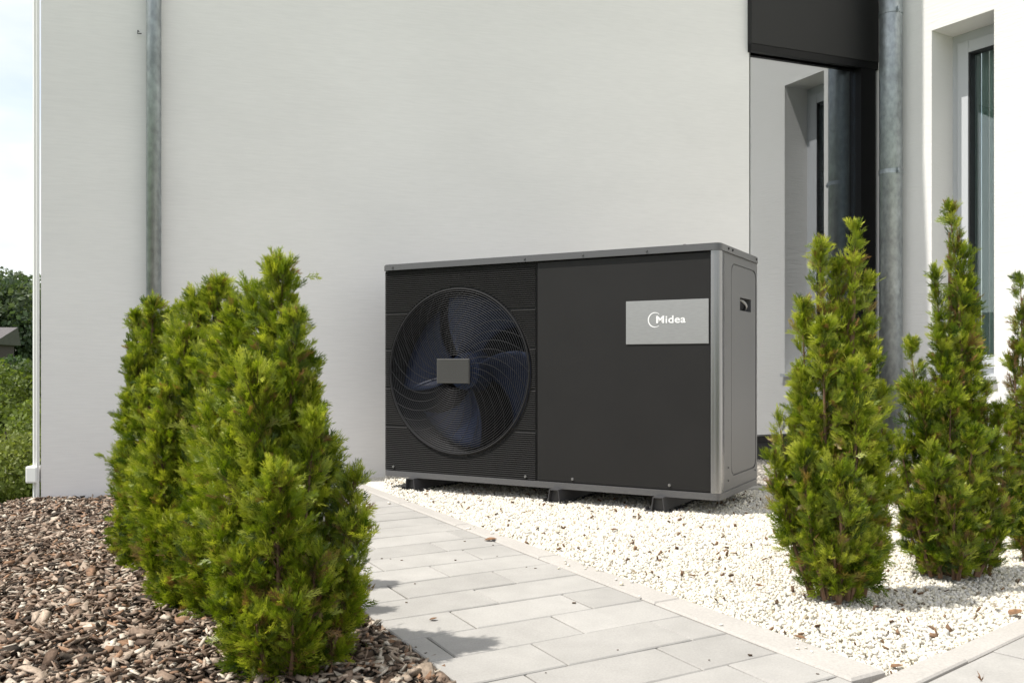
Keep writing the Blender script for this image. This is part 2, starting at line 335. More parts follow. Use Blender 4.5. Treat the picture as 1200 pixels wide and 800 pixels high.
pal = np.array([(.35, .255, .19), (.21, .14, .10), (.10, .062, .042), (.27, .15, .09), (.47, .38, .30), (.042, .03, .022)])
ci = np.searchsorted(np.cumsum([.24, .24, .18, .09, .12]), kind_); col = pal[ci]*rng.uniform(.8, 1.35, (n, 1))*np.array([.97, 1.06, 1.09])
zz = mulch_z(x, y) + rng.uniform(-.006, .015, n) * np.clip((-.556-b_)/.05, .1, 1)
scatter('bark_mulch', np.c_[x, y, zz], np.c_[L, wd, th], Rz@Rx@Ry, col, M_bark, jitter=.45, kind='stuff')

# ------------------------------------------------------------ house
def frame_m(o, xdir):
    x = Vector((xdir[0], xdir[1], 0)).normalized(); y = Vector((-x.y, x.x, 0)); m = Matrix.Identity(4)
    for r_ in range(3): m[r_][0] = x[r_]; m[r_][1] = y[r_]; m[r_][2] = (0, 0, 1)[r_]; m[r_][3] = (o[0], o[1], 0)[r_]
    return m
def hit(o, d, X, off=0):                            # parameter where the line from o along d meets photo column X
    k = (X-600)/1060; return (k*o[1]-o[0])/(d[0]-k*d[1])
MW_o, MW_d = (-.285, 4.25), (.9547, .2977); s_l, s_r = hit(MW_o, MW_d, 48), hit(MW_o, MW_d, 878)
MWm = frame_m(MW_o, MW_d)
def walls(): pass
house = empty('house', (0, 4.5, 0), label='white rendered house wall behind the heat pump, with glass door recess', cat='house')
def hp(name, b, m, parent=house, world=True, smooth=False, **k):
    o = obj(name, b, m, parent, smooth, **k)
    if parent is house: o.location = -house.location
    return o
hp('wall', bxm(s_l, s_r, 0, .32, -.7, 4.2, M=MWm), M_plaster)
C0 = (2.118, 5.105); RT = (.5228, -.8524); RWm = frame_m(C0, RT)
b = bmesh.new(); sA, sB, zA, zB = .273, .617, .44, 2.297
box(b, -.12, sA, 0, .32, -.3, 5, M=RWm); box(b, sB, 4.6, 0, .32, -.3, 5, M=RWm); box(b, sA, sB, 0, .32, -.3, zA, M=RWm); box(b, sA, sB, 0, .32, zB, 5, M=RWm)
hp('wall', b, M_plaster_sun)
GD = Vector((.88, .475, 0)).normalized(); C1 = (2.071, 5.182); GLm = frame_m(C1, GD); t1, t2, tl = hit(C1, GD, 1004), hit(C1, GD, 1021), -.925
hp('plinth', bxm(tl, 0, -.012, .10, -.2, .088, M=GLm), M_plinth)
FO = (C1[0]+GD.y*.036, C1[1]-GD.x*.036); FM = frame_m(FO, GD); ta, tb = hit(FO, GD, 881), hit(FO, GD, 1030)
def fall(x): return .050*(x-ta)/(tb-ta)
for nm, y0, y1, z0_, z1_, mt in (('fascia', 0, .24, 2.168, 4.6, M_fascia), ('fascia_trim', .003, .030, 2.128, 2.1675, M_black)):
    b = bmesh.new(); vs = box(b, ta, tb, y0, y1, z0_, z1_)
    for v in vs:
        if v.co.z < 3: v.co.z += fall(v.co.x)
    bmesh.ops.transform(b, matrix=FM, verts=vs); hp(nm, b, mt)
dr = empty('glass_door', (C0[0]-.6, C0[1]-.2, .09), label='tall glass door in a black frame under the charcoal fascia', cat='glass door')
def dp(name, b, m, par=dr):
    o = obj(name, b, m, par); o.location = -par.location; return o
b = bmesh.new(); box(b, t1, t2, -.03, .06, .09, 2.30, M=GLm); box(b, tl, t1, -.028, .058, 2.215, 2.30, M=GLm); box(b, tl, t1, -.028, .058, .09, .125, M=GLm); dp('frame', b, M_black)
dp('pane', bxm(tl, t1, .01, .018, .125, 2.215, M=GLm), M_glass)
dp('meeting_rail', bxm(t1-.20, t1-.18, .03, .06, .125, 2.215, M=GLm), M_pvc)
b = bmesh.new(); box(b, -1.1, .1, 2.4, 2.5, 0, 2.5, M=GLm); box(b, -1.2, -1.1, .1, 2.5, 0, 2.5, M=GLm); box(b, .25, .3, .5, 2.5, 0, 2.5, M=GLm); box(b, -1.2, .2, .1, 2.5, -.05, .02, M=GLm); box(b, -1.2, .2, .1, 2.5, 2.4, 2.5, M=GLm)
hp('room', b, M_room)
wn = empty('window', (2.3, 4.9, .44), label='narrow tall window set deep in the sunlit white wall at right', cat='window')
def wp(name, b, m): o = obj(name, b, m, wn); o.location = -wn.location; return o
b = bmesh.new()
for (x0, x1, z0_, z1_) in ((sA, sA+.035, zA, zB), (sB-.035, sB, zA, zB), (sA+.035, sB-.035, zB-.05, zB), (sA+.035, sB-.035, zA, zA+.04)): box(b, x0, x1, .19, .27, z0_, z1_, M=RWm)
wp('frame', b, M_pvc)
b = bmesh.new(); s0, s1 = sA+.0355, sB-.0355
for (x0, x1, z0_, z1_) in ((s0, s0+.062, zA+.041, zB-.051), (s1-.062, s1, zA+.041, zB-.051), (s0+.062, s1-.062, zB-.115, zB-.051), (s0+.062, s1-.062, zA+.041, zA+.11)): box(b, x0, x1, .175, .25, z0_, z1_, bev=.004, M=RWm)
wp('sash', b, M_pvc)
b = bmesh.new()
for (x0, x1, z0_, z1_) in ((s0+.062, s0+.069, zA+.11, zB-.115), (s1-.069, s1-.062, zA+.11, zB-.115), (s0+.069, s1-.069, zB-.122, zB-.115)): box(b, x0, x1, .178, .23, z0_, z1_, M=RWm)
wp('seal', b, M_seal)
wp('pane', bxm(s0+.062, s1-.062, .215, .221, zA+.11, zB-.115, M=RWm), M_glassw)
b = bmesh.new(); N = 26
for k in range(N):
    x0 = sA - .1 + k*.022; box(b, x0, x0+.023, .29+.012*(k % 2), .295+.012*(k % 2), .2, 2.4, M=RWm)
wp('reflection_sheet', b, M_reflection)  # added sheet behind the pane; its pale grey-green stands in for a reflection
hp('room', bxm(-.2, 1.2, 1.3, 1.4, 0, 2.6, M=RWm), M_room)
wp('sill', bxm(sA-.01, sB+.01, -.03, .19, zA-.018, zA+.002, M=RWm), M_pvc)

def downspout(x, y, r, z0_, z1_, clamps, label):
    t = empty('downspout', (x, y, z0_), label=label, cat='downspout')
    b = bmesh.new(); cyl(b, (0, 0, 0), (0, 0, z1_-z0_), r, n=32); o = obj('pipe', b, M_galv, t, smooth=False)
    for f in o.data.polygons: f.use_smooth = len(f.vertices) == 4
    for zc in clamps:
        b = bmesh.new(); cyl(b, (0, 0, zc-z0_-.012), (0, 0, zc-z0_+.012), r+.003, n=32); cyl(b, (r*.2, -r*.9, zc-z0_), (r*.2, -r-.016, zc-z0_), .007, n=8)
        box(b, -.004+r*.2, .004+r*.2, -r-.012, -r*.8, zc-z0_-.014, zc-z0_+.014); cyl(b, (0, 0, zc-z0_), (r+.10, .05, zc-z0_), .005, n=8)
        obj('clamp', b, M_galv, t)
    return t
sc_ = (hit(MW_o, MW_d, 172)+hit(MW_o, MW_d, 190))/2; pl = MWm @ Vector((sc_, -.036, 0))
r_l = (hit(MW_o, MW_d, 190)-hit(MW_o, MW_d, 172))/2*.98
downspout(pl.x, pl.y, r_l, -.10, 4.3, (), 'slim galvanised downspout on the shaded wall behind the left shrubs')
downspout(2.094, 5.0, .060, -.02, 4.3, (1.56, 2.44), 'galvanised downspout with bolted clamps between the glass door and sunlit wall')
# white pipe at the far left corner
cl = MWm @ Vector((s_l, .02, 0))
t = empty('white_pipe', (cl.x-.016, cl.y, -.1), label='thin white pipe with bracket down the left house corner', cat='pipe')
b = bmesh.new(); box(b, -.011, .011, -.011, .011, -.2, 4.2, bev=.002, M=Matrix.Translation((-.008, 0, 0)) @ Matrix.Rotation(R(-52), 4, 'Z')); obj('pipe', b, M_whitepvc, t)
b = bmesh.new(); box(b, -.004, .004, -.004, .004, -.2, 4.2, M=Matrix.Translation((.012, -.026, 0)) @ Matrix.Rotation(R(-52), 4, 'Z')); obj('corner_bead', b, M_whitepvc, t)
zb = .5-(555-427)/1060*cl.y + .1
obj('bracket', bxm(-.036, .014, -.035, .02, zb-.035, zb+.035, bev=.008), M_whitepvc, t)
# small hook in the wall
hk = MWm @ Vector((hit(MW_o, MW_d, 163), -.004, 0)); hz = .5+(427-40)/1060*hk.y
b = bmesh.new(); tube(b, [(0, 0, .01), (0, -.012, .01), (0, -.014, -.004), (.016, -.014, -.004)], .0022, 5)
tag_ = obj('wall_hook', b, M_seal, label='tiny dark hook on the white wall beside the left downspout', cat='hook'); tag_.location = (hk.x, hk.y, hz)

# ------------------------------------------------------------ heat pump
W, D, Z0, Z1 = 1.405, .491, .044, .909
hpu = empty('heat_pump', (-.527, 3.727, 0), math.atan2(-.4925, .8703), label='large charcoal and silver heat pump with round fan grille', cat='heat pump')
def boolean(me_b, cutters):
    o = bpy.data.objects.new('tmp', bpy.data.meshes.new('tmp')); me_b.to_mesh(o.data); me_b.free(); C.objects.link(o); cs = []
    for c in cutters:
        k = bpy.data.objects.new('tmpc', bpy.data.meshes.new('tmpc')); c.to_mesh(k.data); c.free(); C.objects.link(k); cs.append(k)
        m = o.modifiers.new('b', 'BOOLEAN'); m.operation = 'DIFFERENCE'; m.solver = 'EXACT'; m.object = k
    me = bpy.data.meshes.new_from_object(o.evaluated_get(bpy.context.evaluated_depsgraph_get()))
    for k in cs+[o]: bpy.data.objects.remove(k)
    return me
b = bmesh.new(); box(b, 0, .008, .012, D, Z0+.02, .884); box(b, .008, W-.032, D-.012, D, Z0+.02, .884); box(b, .7115-.006, .7115+.006, .03, D-.02, Z0+.02, .88)
obj('casing', b, M_silver, hpu)
obj('front_panel', bxm(.7135, 1.3745, 0, .014, .068, .881, bev=.003), M_panel, hpu)
# ribbed panel round the fan: backing with a round hole, ribs in front
cw, cz_, hr = .359, .473, .326
b = bmesh.new(); N = 96; x0, x1, z0_, z1_ = .003, .7095, .068, .881
def rect_pt(a):
    c, s_ = math.cos(a), math.sin(a); k = 1e9
    if c > 0: k = min(k, (x1-cw)/c)
    if c < 0: k = min(k, (x0-cw)/c)
    if s_ > 0: k = min(k, (z1_-cz_)/s_)
    if s_ < 0: k = min(k, (z0_-cz_)/s_)
    return (cw+k*c, cz_+k*s_)
angs = sorted(set([2*math.pi*k/N for k in range(N)] + [math.atan2(z-cz_, x-cw) % (2*math.pi) for x in (x0, x1) for z in (z0_, z1_)]))
inn, inb, out_, = [], [], []
for a in angs:
    X, Z = rect_pt(a); inn.append(b.verts.new((cw+hr*math.cos(a), .004, cz_+hr*math.sin(a)))); inb.append(b.verts.new((cw+hr*math.cos(a), .05, cz_+hr*math.sin(a)))); out_.append(b.verts.new((X, .004, Z)))
for k in range(len(angs)):
    j = (k+1) % len(angs); b.faces.new((inn[k], inn[j], out_[j], out_[k])); b.faces.new((inn[k], inb[k], inb[j], inn[j]))
fp = obj('fan_panel', b, M_panel, hpu)
b = bmesh.new(); z = z0_+.004; skips = (.715, .561, .41, .252)
while z < z1_-.004:
    if any(abs(z-q) < .0042 for q in skips): z += .0078; continue
    dz = abs(z-cz_); segs = [(x0+.004, x1-.004)]
    if dz < hr+.008: h = math.sqrt(max((hr+.008)**2-dz*dz, 0)); segs = [(x0+.004, cw-h), (cw+h, x1-.004)]
    for (p, q) in segs:
        if q > p:
            v = [b.verts.new(c) for c in ((p, .0042, z-.0022), (q, .0042, z-.0022), (q, -.0022, z-.0006), (p, -.0022, z-.0006), (q, .0042, z+.0026), (p, .0042, z+.0026))]
            b.faces.new((v[0], v[1], v[2], v[3])); b.faces.new((v[3], v[2], v[4], v[5])); b.faces.new((v[0], v[3], v[5])); b.faces.new((v[1], v[4], v[2]))
    z += .0078
obj('rib', b, M_rib, fp, kind='stuff')
# cavity, fan, guard
b = bmesh.new(); A, B_ = [], []
for k in range(48):
    a = 2*math.pi*k/48; A.append(b.verts.new((cw+.324*math.cos(a), .02, cz_+.324*math.sin(a)))); B_.append(b.verts.new((cw+.324*math.cos(a), .30, cz_+.324*math.sin(a))))
for k in range(48): b.faces.new((A[k], A[(k+1) % 48], B_[(k+1) % 48], B_[k]))
b.faces.new(B_); obj('fan_shroud', b, M_cav, hpu)
fan = obj('fan', bxm(cw-.03, cw+.03, .14, .28, cz_-.03, cz_+.03), M_cav, hpu)
b = bmesh.new(); cyl(b, (cw, .05, cz_), (cw, .14, cz_), .072, .085, n=32); obj('hub', b, M_blade, fan)
for q in range(4):
    b = bmesh.new(); g = []; NA, NR = 10, 8
    for i in range(NR+1):
        r = .065 + (.305-.065)*i/NR; row = []
        for j in range(NA+1):
            f = j/NA; span = R(46 + 24*(i/NR)); a = R(q*90+70) - R(26)*(i/NR)**1.3*1.4 + f*span
            row.append(b.verts.new((cw+r*math.cos(a), .055+.085*(1-f) + .02*math.sin(math.pi*f), cz_+r*math.sin(a))))
        g.append(row)
    for i in range(NR):
        for j in range(NA): b.faces.new((g[i][j], g[i][j+1], g[i+1][j+1], g[i+1][j]))
    o = obj('blade', b, M_blade, fan, smooth=True); m = o.modifiers.new('s', 'SOLIDIFY'); m.thickness = .004
guard = empty('guard', (cw, 0, cz_)); guard.parent = hpu
def dome(r): return -.006 - .014*(1-(r/.33)**2)
b = bmesh.new(); r = .066
while r < .318:
    tube(b, [(r*math.cos(2*math.pi*k/72), dome(r), r*math.sin(2*math.pi*k/72)) for k in range(72)], .00095, 4, close=True); r += .0086
obj('guard_ring', b, M_guard, guard, kind='stuff')
b = bmesh.new(); tube(b, [(.323*math.cos(2*math.pi*k/96), -.004, .323*math.sin(2*math.pi*k/96)) for k in range(96)], .0045, 6, close=True); obj('outer_ring', b, M_cav, guard)
b = bmesh.new()
for q in range(30):
    a0 = 2*math.pi*q/30
    tube(b, [((.06+.262*i/9)*math.cos(a0-.85*(i/9)**1.2), dome(.06+.262*i/9)+.0032, (.06+.262*i/9)*math.sin(a0-.85*(i/9)**1.2)) for i in range(10)], .0013, 4)
obj('guard_spoke', b, M_cav, guard, kind='stuff')
b = bmesh.new(); box(b, -.080, .0713, -.026, -.020, -.047, .050, bev=.002)
z = -.042
while z < .046: box(b, -.077, .068, -.0285, -.0262, z, z+.0035); z += .0078
obj('centre_plate', b, mat('dark_grey_plate', (.075, .073, .068), .55), guard)
# silver parts
def rounded(x0, x1, y0, y1, r, n=6, back=True):
    pts = []
    for (cx, cy, a0) in ((x1-r, y0+r, -90), (x1-r, y1-r, 0), (x0+r, y1-r, 90), (x0+r, y0+r, 180)):
        for k in range(n+1): a = R(a0+90*k/n); pts.append((cx+r*math.cos(a), cy+r*math.sin(a)))
    return pts
def prism(pts, z0, z1, bev=0):
    b = bmesh.new(); lo = [b.verts.new((x, y, z0)) for x, y in pts]; hi = [b.verts.new((x, y, z1)) for x, y in pts]; b.faces.new(lo[::-1]); b.faces.new(hi); n = len(pts)
    for k in range(n): b.faces.new((lo[k], lo[(k+1) % n], hi[(k+1) % n], hi[k]))
    bmesh.ops.recalc_face_normals(b, faces=b.faces)
    if bev: bmesh.ops.bevel(b, geom=[e for e in b.edges if abs(e.verts[0].co.z-z1) < 1e-6 and abs(e.verts[1].co.z-z1) < 1e-6], offset=bev, segments=2, affect='EDGES')
    return b
def smooth_by(o, ang=35):
    bm = bmesh.new(); bm.from_mesh(o.data)
    for f in bm.faces: f.smooth = True
    for e in bm.edges: e.smooth = len(e.link_faces) == 2 and e.calc_face_angle(0) < R(ang)
    bm.to_mesh(o.data); bm.free(); return o
lid = smooth_by(obj('lid', prism(rounded(-.004, W+.008, -.010, D+.004, .024), .8845, Z1, .004), M_silver, hpu))
smooth_by(obj('base_pan', prism(rounded(0, W+.005, -.007, D, .024), Z0, .0665), M_silver, hpu))
b = bmesh.new(); prof = [(1.376, .014), (1.376, -.004), (1.3785, -.0065)] + [(1.386+.0225*math.sin(R(a)), .016-.0225*math.cos(R(a))) for a in range(0, 91, 10)] + [(1.4085, .046), (1.404, .050), (1.400, .050)]
prev = None
for (x, y) in prof:
    cur = (b.verts.new((x, y, .0668)), b.verts.new((x, y, .8842)))
    if prev: b.faces.new((prev[0], cur[0], cur[1], prev[1]))
    prev = cur
smooth_by(obj('corner_post', b, M_silver2, hpu), 50)
side = bmesh.new(); box(side, 1.372, 1.4055, .052, D, .0668, .8842)
rr = rounded(.14, .476, .11, .855, .035)
c1 = bmesh.new(); lo = [c1.verts.new((1.4006, y, z)) for y, z in rr]; hi = [c1.verts.new((1.42, y, z)) for y, z in rr]; c1.faces.new(lo[::-1]); c1.faces.new(hi)
for k in range(len(rr)): c1.faces.new((lo[k], lo[(k+1) % len(rr)], hi[(k+1) % len(rr)], hi[k]))
bmesh.ops.recalc_face_normals(c1, faces=c1.faces)
inner = rounded(.146, .470, .116, .849, .031)                      # raised field inside the pressed groove
c2 = bxm(1.378, 1.43, .255, .405, .695, .742, bev=.006)
me = boolean(side, [c1, c2]); sp = obj('side_panel', me, M_silver, hpu)
b = bmesh.new(); lo = [b.verts.new((1.4002, y, z)) for y, z in inner]; hi = [b.verts.new((1.4046, y, z)) for y, z in inner]; b.faces.new(hi)
for k in range(len(inner)): b.faces.new((lo[k], lo[(k+1) % len(inner)], hi[(k+1) % len(inner)], hi[k]))
bmesh.ops.recalc_face_normals(b, faces=b.faces)
for v in list(b.verts): pass
b2 = bxm(1.39, 1.43, .255, .405, .695, .742)
# close underside so the boolean stays clean
b.faces.new(lo[::-1]); bmesh.ops.recalc_face_normals(b, faces=b.faces)
obj('pressed_panel', boolean(b, [b2]), M_silver, sp)
b = bmesh.new(); box(b, 1.379, 1.381, .257, .403, .697, .740); obj('handle_pocket', b, M_cav, sp)
b = bmesh.new(); tube(b, [(1.385+.016*math.sin(math.pi*k/8), .32+.05*k/8, .738-.040*k/8) for k in range(9)], .006, 8); obj('handle', b, M_silver2, sp, smooth=True)
b = bmesh.new(); box(b, 1.370, 1.4064, .0505, .0518, .0668, .8842); obj('seam', b, M_seal, hpu)
def screws(pts, axis, m, r=.005, name='screw'):
    for p in pts:
        b = bmesh.new(); d = Vector(axis); cyl(b, Vector(p), Vector(p)+d*.0035, r, r*.8, n=10); cyl(b, Vector(p)+d*.0030, Vector(p)+d*.0042, r*.45, n=6); obj(name, b, m, hpu)
screws([(.05, -.0098, .896), (.665, -.0098, .896), (.905, -.0098, .896), (1.15, -.0098, .896)], (0, -1, 0), M_silver)
screws([(.05, -.0020, .083), (.665, -.0020, .080), (.86, -.0002, .082), (1.23, -.0002, .084)], (0, -1, 0), M_silver2, .0062)
screws([(1.4128, .08, .897), (1.4128, .13, .897), (1.4128, .45, .897)], (1, 0, 0), M_screw, .0045)
screws([(1.28, .012, .9088), (1.36, .10, .9088), (1.36, .22, .9088), (1.34, .35, .9088)], (0, 0, 1), M_silver, .007)
screws([(1.4053, .10, .10), (1.4053, .46, .10), (1.4053, .10, .145)], (1, 0, 0), M_silver, .0028)
# feet: bent channel brackets running front to back
for wx in (.155, .80, 1.20):
    b = bmesh.new()
    pr = [(-.050, -.004), (-.024, -.004), (-.017, Z0-.001), (.017, Z0-.001), (.024, -.004), (.050, -.004)]
    for (y0, y1) in ((-.035, D-.03),):
        f = [b.verts.new((wx+x, y0, z)) for x, z in pr]; g = [b.verts.new((wx+x, y1, z)) for x, z in pr]
        for k in range(5): b.faces.new((f[k], f[k+1], g[k+1], g[k]))
    ff = [b.verts.new((wx+x, -.012, z)) for x, z in pr[1:5]]; b.faces.new(ff)
    o = obj('foot', b, M_foot, hpu); m = o.modifiers.new('s', 'SOLIDIFY'); m.thickness = .004; m.offset = 0
    b = bmesh.new(); cyl(b, (wx-.044, -.018, -.004), (wx-.044, -.018, .008), .007, n=6); obj('bolt', b, M_screw, o)
    b = bmesh.new(); cyl(b, (wx+.044, -.018, -.004), (wx+.044, -.018, .008), .007, n=6); obj('bolt', b, M_screw, o)
# nameplate and wordmark
pl_ = obj('nameplate', bxm(1.070, 1.3690, -.0028, -.0002, .571, .7225, bev=.0008), M_plate, hpu)
fc = bpy.data.curves.new('f', 'FONT'); fc.body = 'Midea'; fc.size = .036; fc.extrude = .0004; fc.offset = .0007; fc.space_character = 1.05
fo = bpy.data.objects.new('f', fc); C.objects.link(fo); me = bpy.data.meshes.new_from_object(fo.evaluated_get(bpy.context.evaluated_depsgraph_get())); bpy.data.objects.remove(fo)
xsq = np.array([v.co.x for v in me.vertices]); ysq = np.array([v.co.y for v in me.vertices]); k = .106/(xsq.max()-xsq.min())
for v in me.vertices:
    X = (v.co.x-xsq.min())*k; Yy = v.co.y*1.0; v.co = Vector((1.1830+X, -.0035-v.co.z, .6435+Yy))
obj('wordmark', me, M_letter, pl_)
b = bmesh.new(); n = 40; iv, ov = [], []
for i in range(n+1):
    a = R(48+262*i/n); th = .0045*math.sin(math.pi*min(max((i+3)/(n+6), 0), 1))**.7
    ov.append(b.verts.new((1.1775+.0255*math.cos(a), -.0036, .655+.0265*math.sin(a)))); iv.append(b.verts.new((1.1775+(.0255-th)*math.cos(a), -.0036, .655+(.0265-th)*math.sin(a))))
for i in range(n): b.faces.new((ov[i], ov[i+1], iv[i+1], iv[i]))
obj('emblem_ring', b, M_letter, pl_)

# ------------------------------------------------------------ thujas
def spray_templates(nt=7):
    out = []
    for q in range(nt):
        r = random.Random(q); V, F, Tp = [], [], []
        def tri(a, b_, c, ta, tb, tc_):
            i = len(V); V.extend([a, b_, c]); F.append((i, i+1, i+2)); Tp.extend([ta, tb, tc_])
        def strip(p, q_, w0, w1, t0, t1):
            d = Vector(q_)-Vector(p); n_ = Vector((-d.y, d.x, 0)).normalized(); p, q_ = Vector(p), Vector(q_)
            tri(p-n_*w0, p+n_*w0, q_+n_*w1, t0, t0, t1)
            if w1 > .004: tri(p-n_*w0, q_+n_*w1, q_-n_*w1, t0, t1, t1)
        curve = r.uniform(-.12, .12); zc = r.uniform(-.25, .05)
        ax = lambda y: (curve*y*y, y, zc*y*y)
        strip(ax(0), ax(.5), .015, .018, 0, .3); strip(ax(.5), ax(.85), .020, .022, .3, .8); strip(ax(.85), ax(1.14), .022, .004, .8, 1)
        n = 4
        for i in range(n):
            for sgn in (-1, 1):
                y = .10 + .80*(i+(.4 if sgn > 0 else 0))/n + r.uniform(-.04, .04); p = Vector(ax(y)); L = (.56*(1-.5*y))*r.uniform(.7, 1.3)
                a = R(31+r.uniform(-10, 10)); dz = r.uniform(-.2, .2); dvec = Vector((sgn*math.sin(a), math.cos(a), dz)); mid = p+dvec*L*.55
                d2 = (dvec+Vector((-sgn*.35, .25, .1))).normalized(); e = mid+d2*L*.5
                strip(p, mid, .014, .021, y*.6, min(1, y*.6+.3)); strip(mid, e, .021, .004, min(1, y*.6+.3), min(1, y*.6+.65))
                for (f, s2) in ((.45, 1), (.75, -1)):
                    b0 = p+dvec*L*.55*f; a2 = a*sgn + s2*R(34); strip(b0, b0+Vector((math.sin(a2), math.cos(a2), dz))*L*.52, .019, .0, y*.6+.25, min(1, y*.6+.65))
        out.append((np.array([tuple(v) for v in V]), np.array(F), np.array(Tp)))
    return out
SP = spray_templates()
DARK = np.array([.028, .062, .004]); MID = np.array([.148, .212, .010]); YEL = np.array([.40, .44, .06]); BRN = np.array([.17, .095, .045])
def thuja_material():
    m = bpy.data.materials.new('thuja_foliage'); m.use_nodes = True; n = m.node_tree; p = n.nodes['Principled BSDF']; out = n.nodes['Material Output']
    a = n.nodes.new('ShaderNodeAttribute'); a.attribute_type = 'INSTANCER'; a.attribute_name = 'tint'
    g = n.nodes.new('ShaderNodeAttribute'); g.attribute_name = 'tip'
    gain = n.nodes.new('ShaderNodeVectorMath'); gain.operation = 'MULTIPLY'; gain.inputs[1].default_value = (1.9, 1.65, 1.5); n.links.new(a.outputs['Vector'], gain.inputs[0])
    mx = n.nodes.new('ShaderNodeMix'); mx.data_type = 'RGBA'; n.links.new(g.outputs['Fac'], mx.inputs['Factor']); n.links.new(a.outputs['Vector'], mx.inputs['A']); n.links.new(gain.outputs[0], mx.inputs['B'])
    n.links.new(mx.outputs['Result'], p.inputs['Base Color']); p.inputs['Roughness'].default_value = .42; p.inputs['Specular IOR Level'].default_value = .5
    tr = n.nodes.new('ShaderNodeBsdfTranslucent'); ms = n.nodes.new('ShaderNodeMixShader'); ms.inputs[0].default_value = .37
    v = n.nodes.new('ShaderNodeVectorMath'); v.operation = 'MULTIPLY'; v.inputs[1].default_value = (1.2, 1.25, .6); n.links.new(mx.outputs['Result'], v.inputs[0])
    n.links.new(v.outputs[0], tr.inputs['Color']); n.links.new(p.outputs[0], ms.inputs[1]); n.links.new(tr.outputs[0], ms.inputs[2]); n.links.new(ms.outputs[0], out.inputs['Surface'])
    return m
M_thuja = thuja_material()
def spray_nodes():
    ng = bpy.data.node_groups.new('sprays_on_points', 'GeometryNodeTree')
    ng.interface.new_socket('Geometry', in_out='INPUT', socket_type='NodeSocketGeometry'); ng.interface.new_socket('Geometry', in_out='OUTPUT', socket_type='NodeSocketGeometry')
    gi = ng.nodes.new('NodeGroupInput'); go = ng.nodes.new('NodeGroupOutput'); ip = ng.nodes.new('GeometryNodeInstanceOnPoints'); jn = ng.nodes.new('GeometryNodeJoinGeometry')
    for q, (tv, tf, tt) in reversed(list(enumerate(SP))):
        me = bpy.data.meshes.new('spray'); me.from_pydata([tuple(c) for c in tv], [], [tuple(int(k) for k in f) for f in tf]); me.materials.append(M_thuja)
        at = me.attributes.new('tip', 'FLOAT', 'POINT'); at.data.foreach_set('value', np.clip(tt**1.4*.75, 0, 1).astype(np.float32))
        o = bpy.data.objects.new('spray', me); oi = ng.nodes.new('GeometryNodeObjectInfo'); oi.inputs['Object'].default_value = o; oi.inputs['As Instance'].default_value = True
        ng.links.new(oi.outputs['Geometry'], jn.inputs[0])
    def attr(nm, ty): a = ng.nodes.new('GeometryNodeInputNamedAttribute'); a.data_type = ty; a.inputs['Name'].default_value = nm; return a.outputs['Attribute']
    ip.inputs['Pick Instance'].default_value = True
    ng.links.new(gi.outputs[0], ip.inputs['Points']); ng.links.new(jn.outputs[0], ip.inputs['Instance'])
    ng.links.new(attr('pick', 'INT'), ip.inputs['Instance Index']); ng.links.new(attr('turn', 'FLOAT_VECTOR'), ip.inputs['Rotation']); ng.links.new(attr('size', 'FLOAT'), ip.inputs['Scale'])
    ng.links.new(ip.outputs[0], go.inputs[0]); return ng
NG = spray_nodes()
def build_sprays(P, Dn, Nn_, L, tone, brown, name, parent):
    n = len(P); y = Dn; z = Nn_ - (Nn_*y).sum(1)[:, None]*y; z /= np.linalg.norm(z, axis=1)[:, None]; x = np.cross(y, z)
    m = np.stack([x, y, z], 2)                       # columns are the spray's axes
    ry = np.arcsin(np.clip(-m[:, 2, 0], -1, 1)); rx = np.arctan2(m[:, 2, 1], m[:, 2, 2]); rz = np.arctan2(m[:, 1, 0], m[:, 0, 0])
    to = tone[:, None]; base = np.where(to < .5, DARK+(MID-DARK)*(to*2), MID+(YEL-MID)*((to-.5)*2*.75))
    c = base*(1-brown[:, None]) + BRN*rng.uniform(.6, 1.4, (n, 1))*brown[:, None]
    me = bpy.data.meshes.new(name); me.vertices.add(n); me.vertices.foreach_set('co', P.astype(np.float32).ravel())
    for nm, ty, key, arr in (('turn', 'FLOAT_VECTOR', 'vector', np.c_[rx, ry, rz]), ('tint', 'FLOAT_VECTOR', 'vector', c), ('size', 'FLOAT', 'value', L)):
        me.attributes.new(nm, ty, 'POINT').data.foreach_set(key, arr.astype(np.float32).ravel())
    me.attributes.new('pick', 'INT', 'POINT').data.foreach_set('value', rng.integers(0, len(SP), n).astype(np.int32))
    o = obj(name, me, M_thuja, parent, kind='stuff'); o.modifiers.new('foliage', 'NODES').node_group = NG; return o
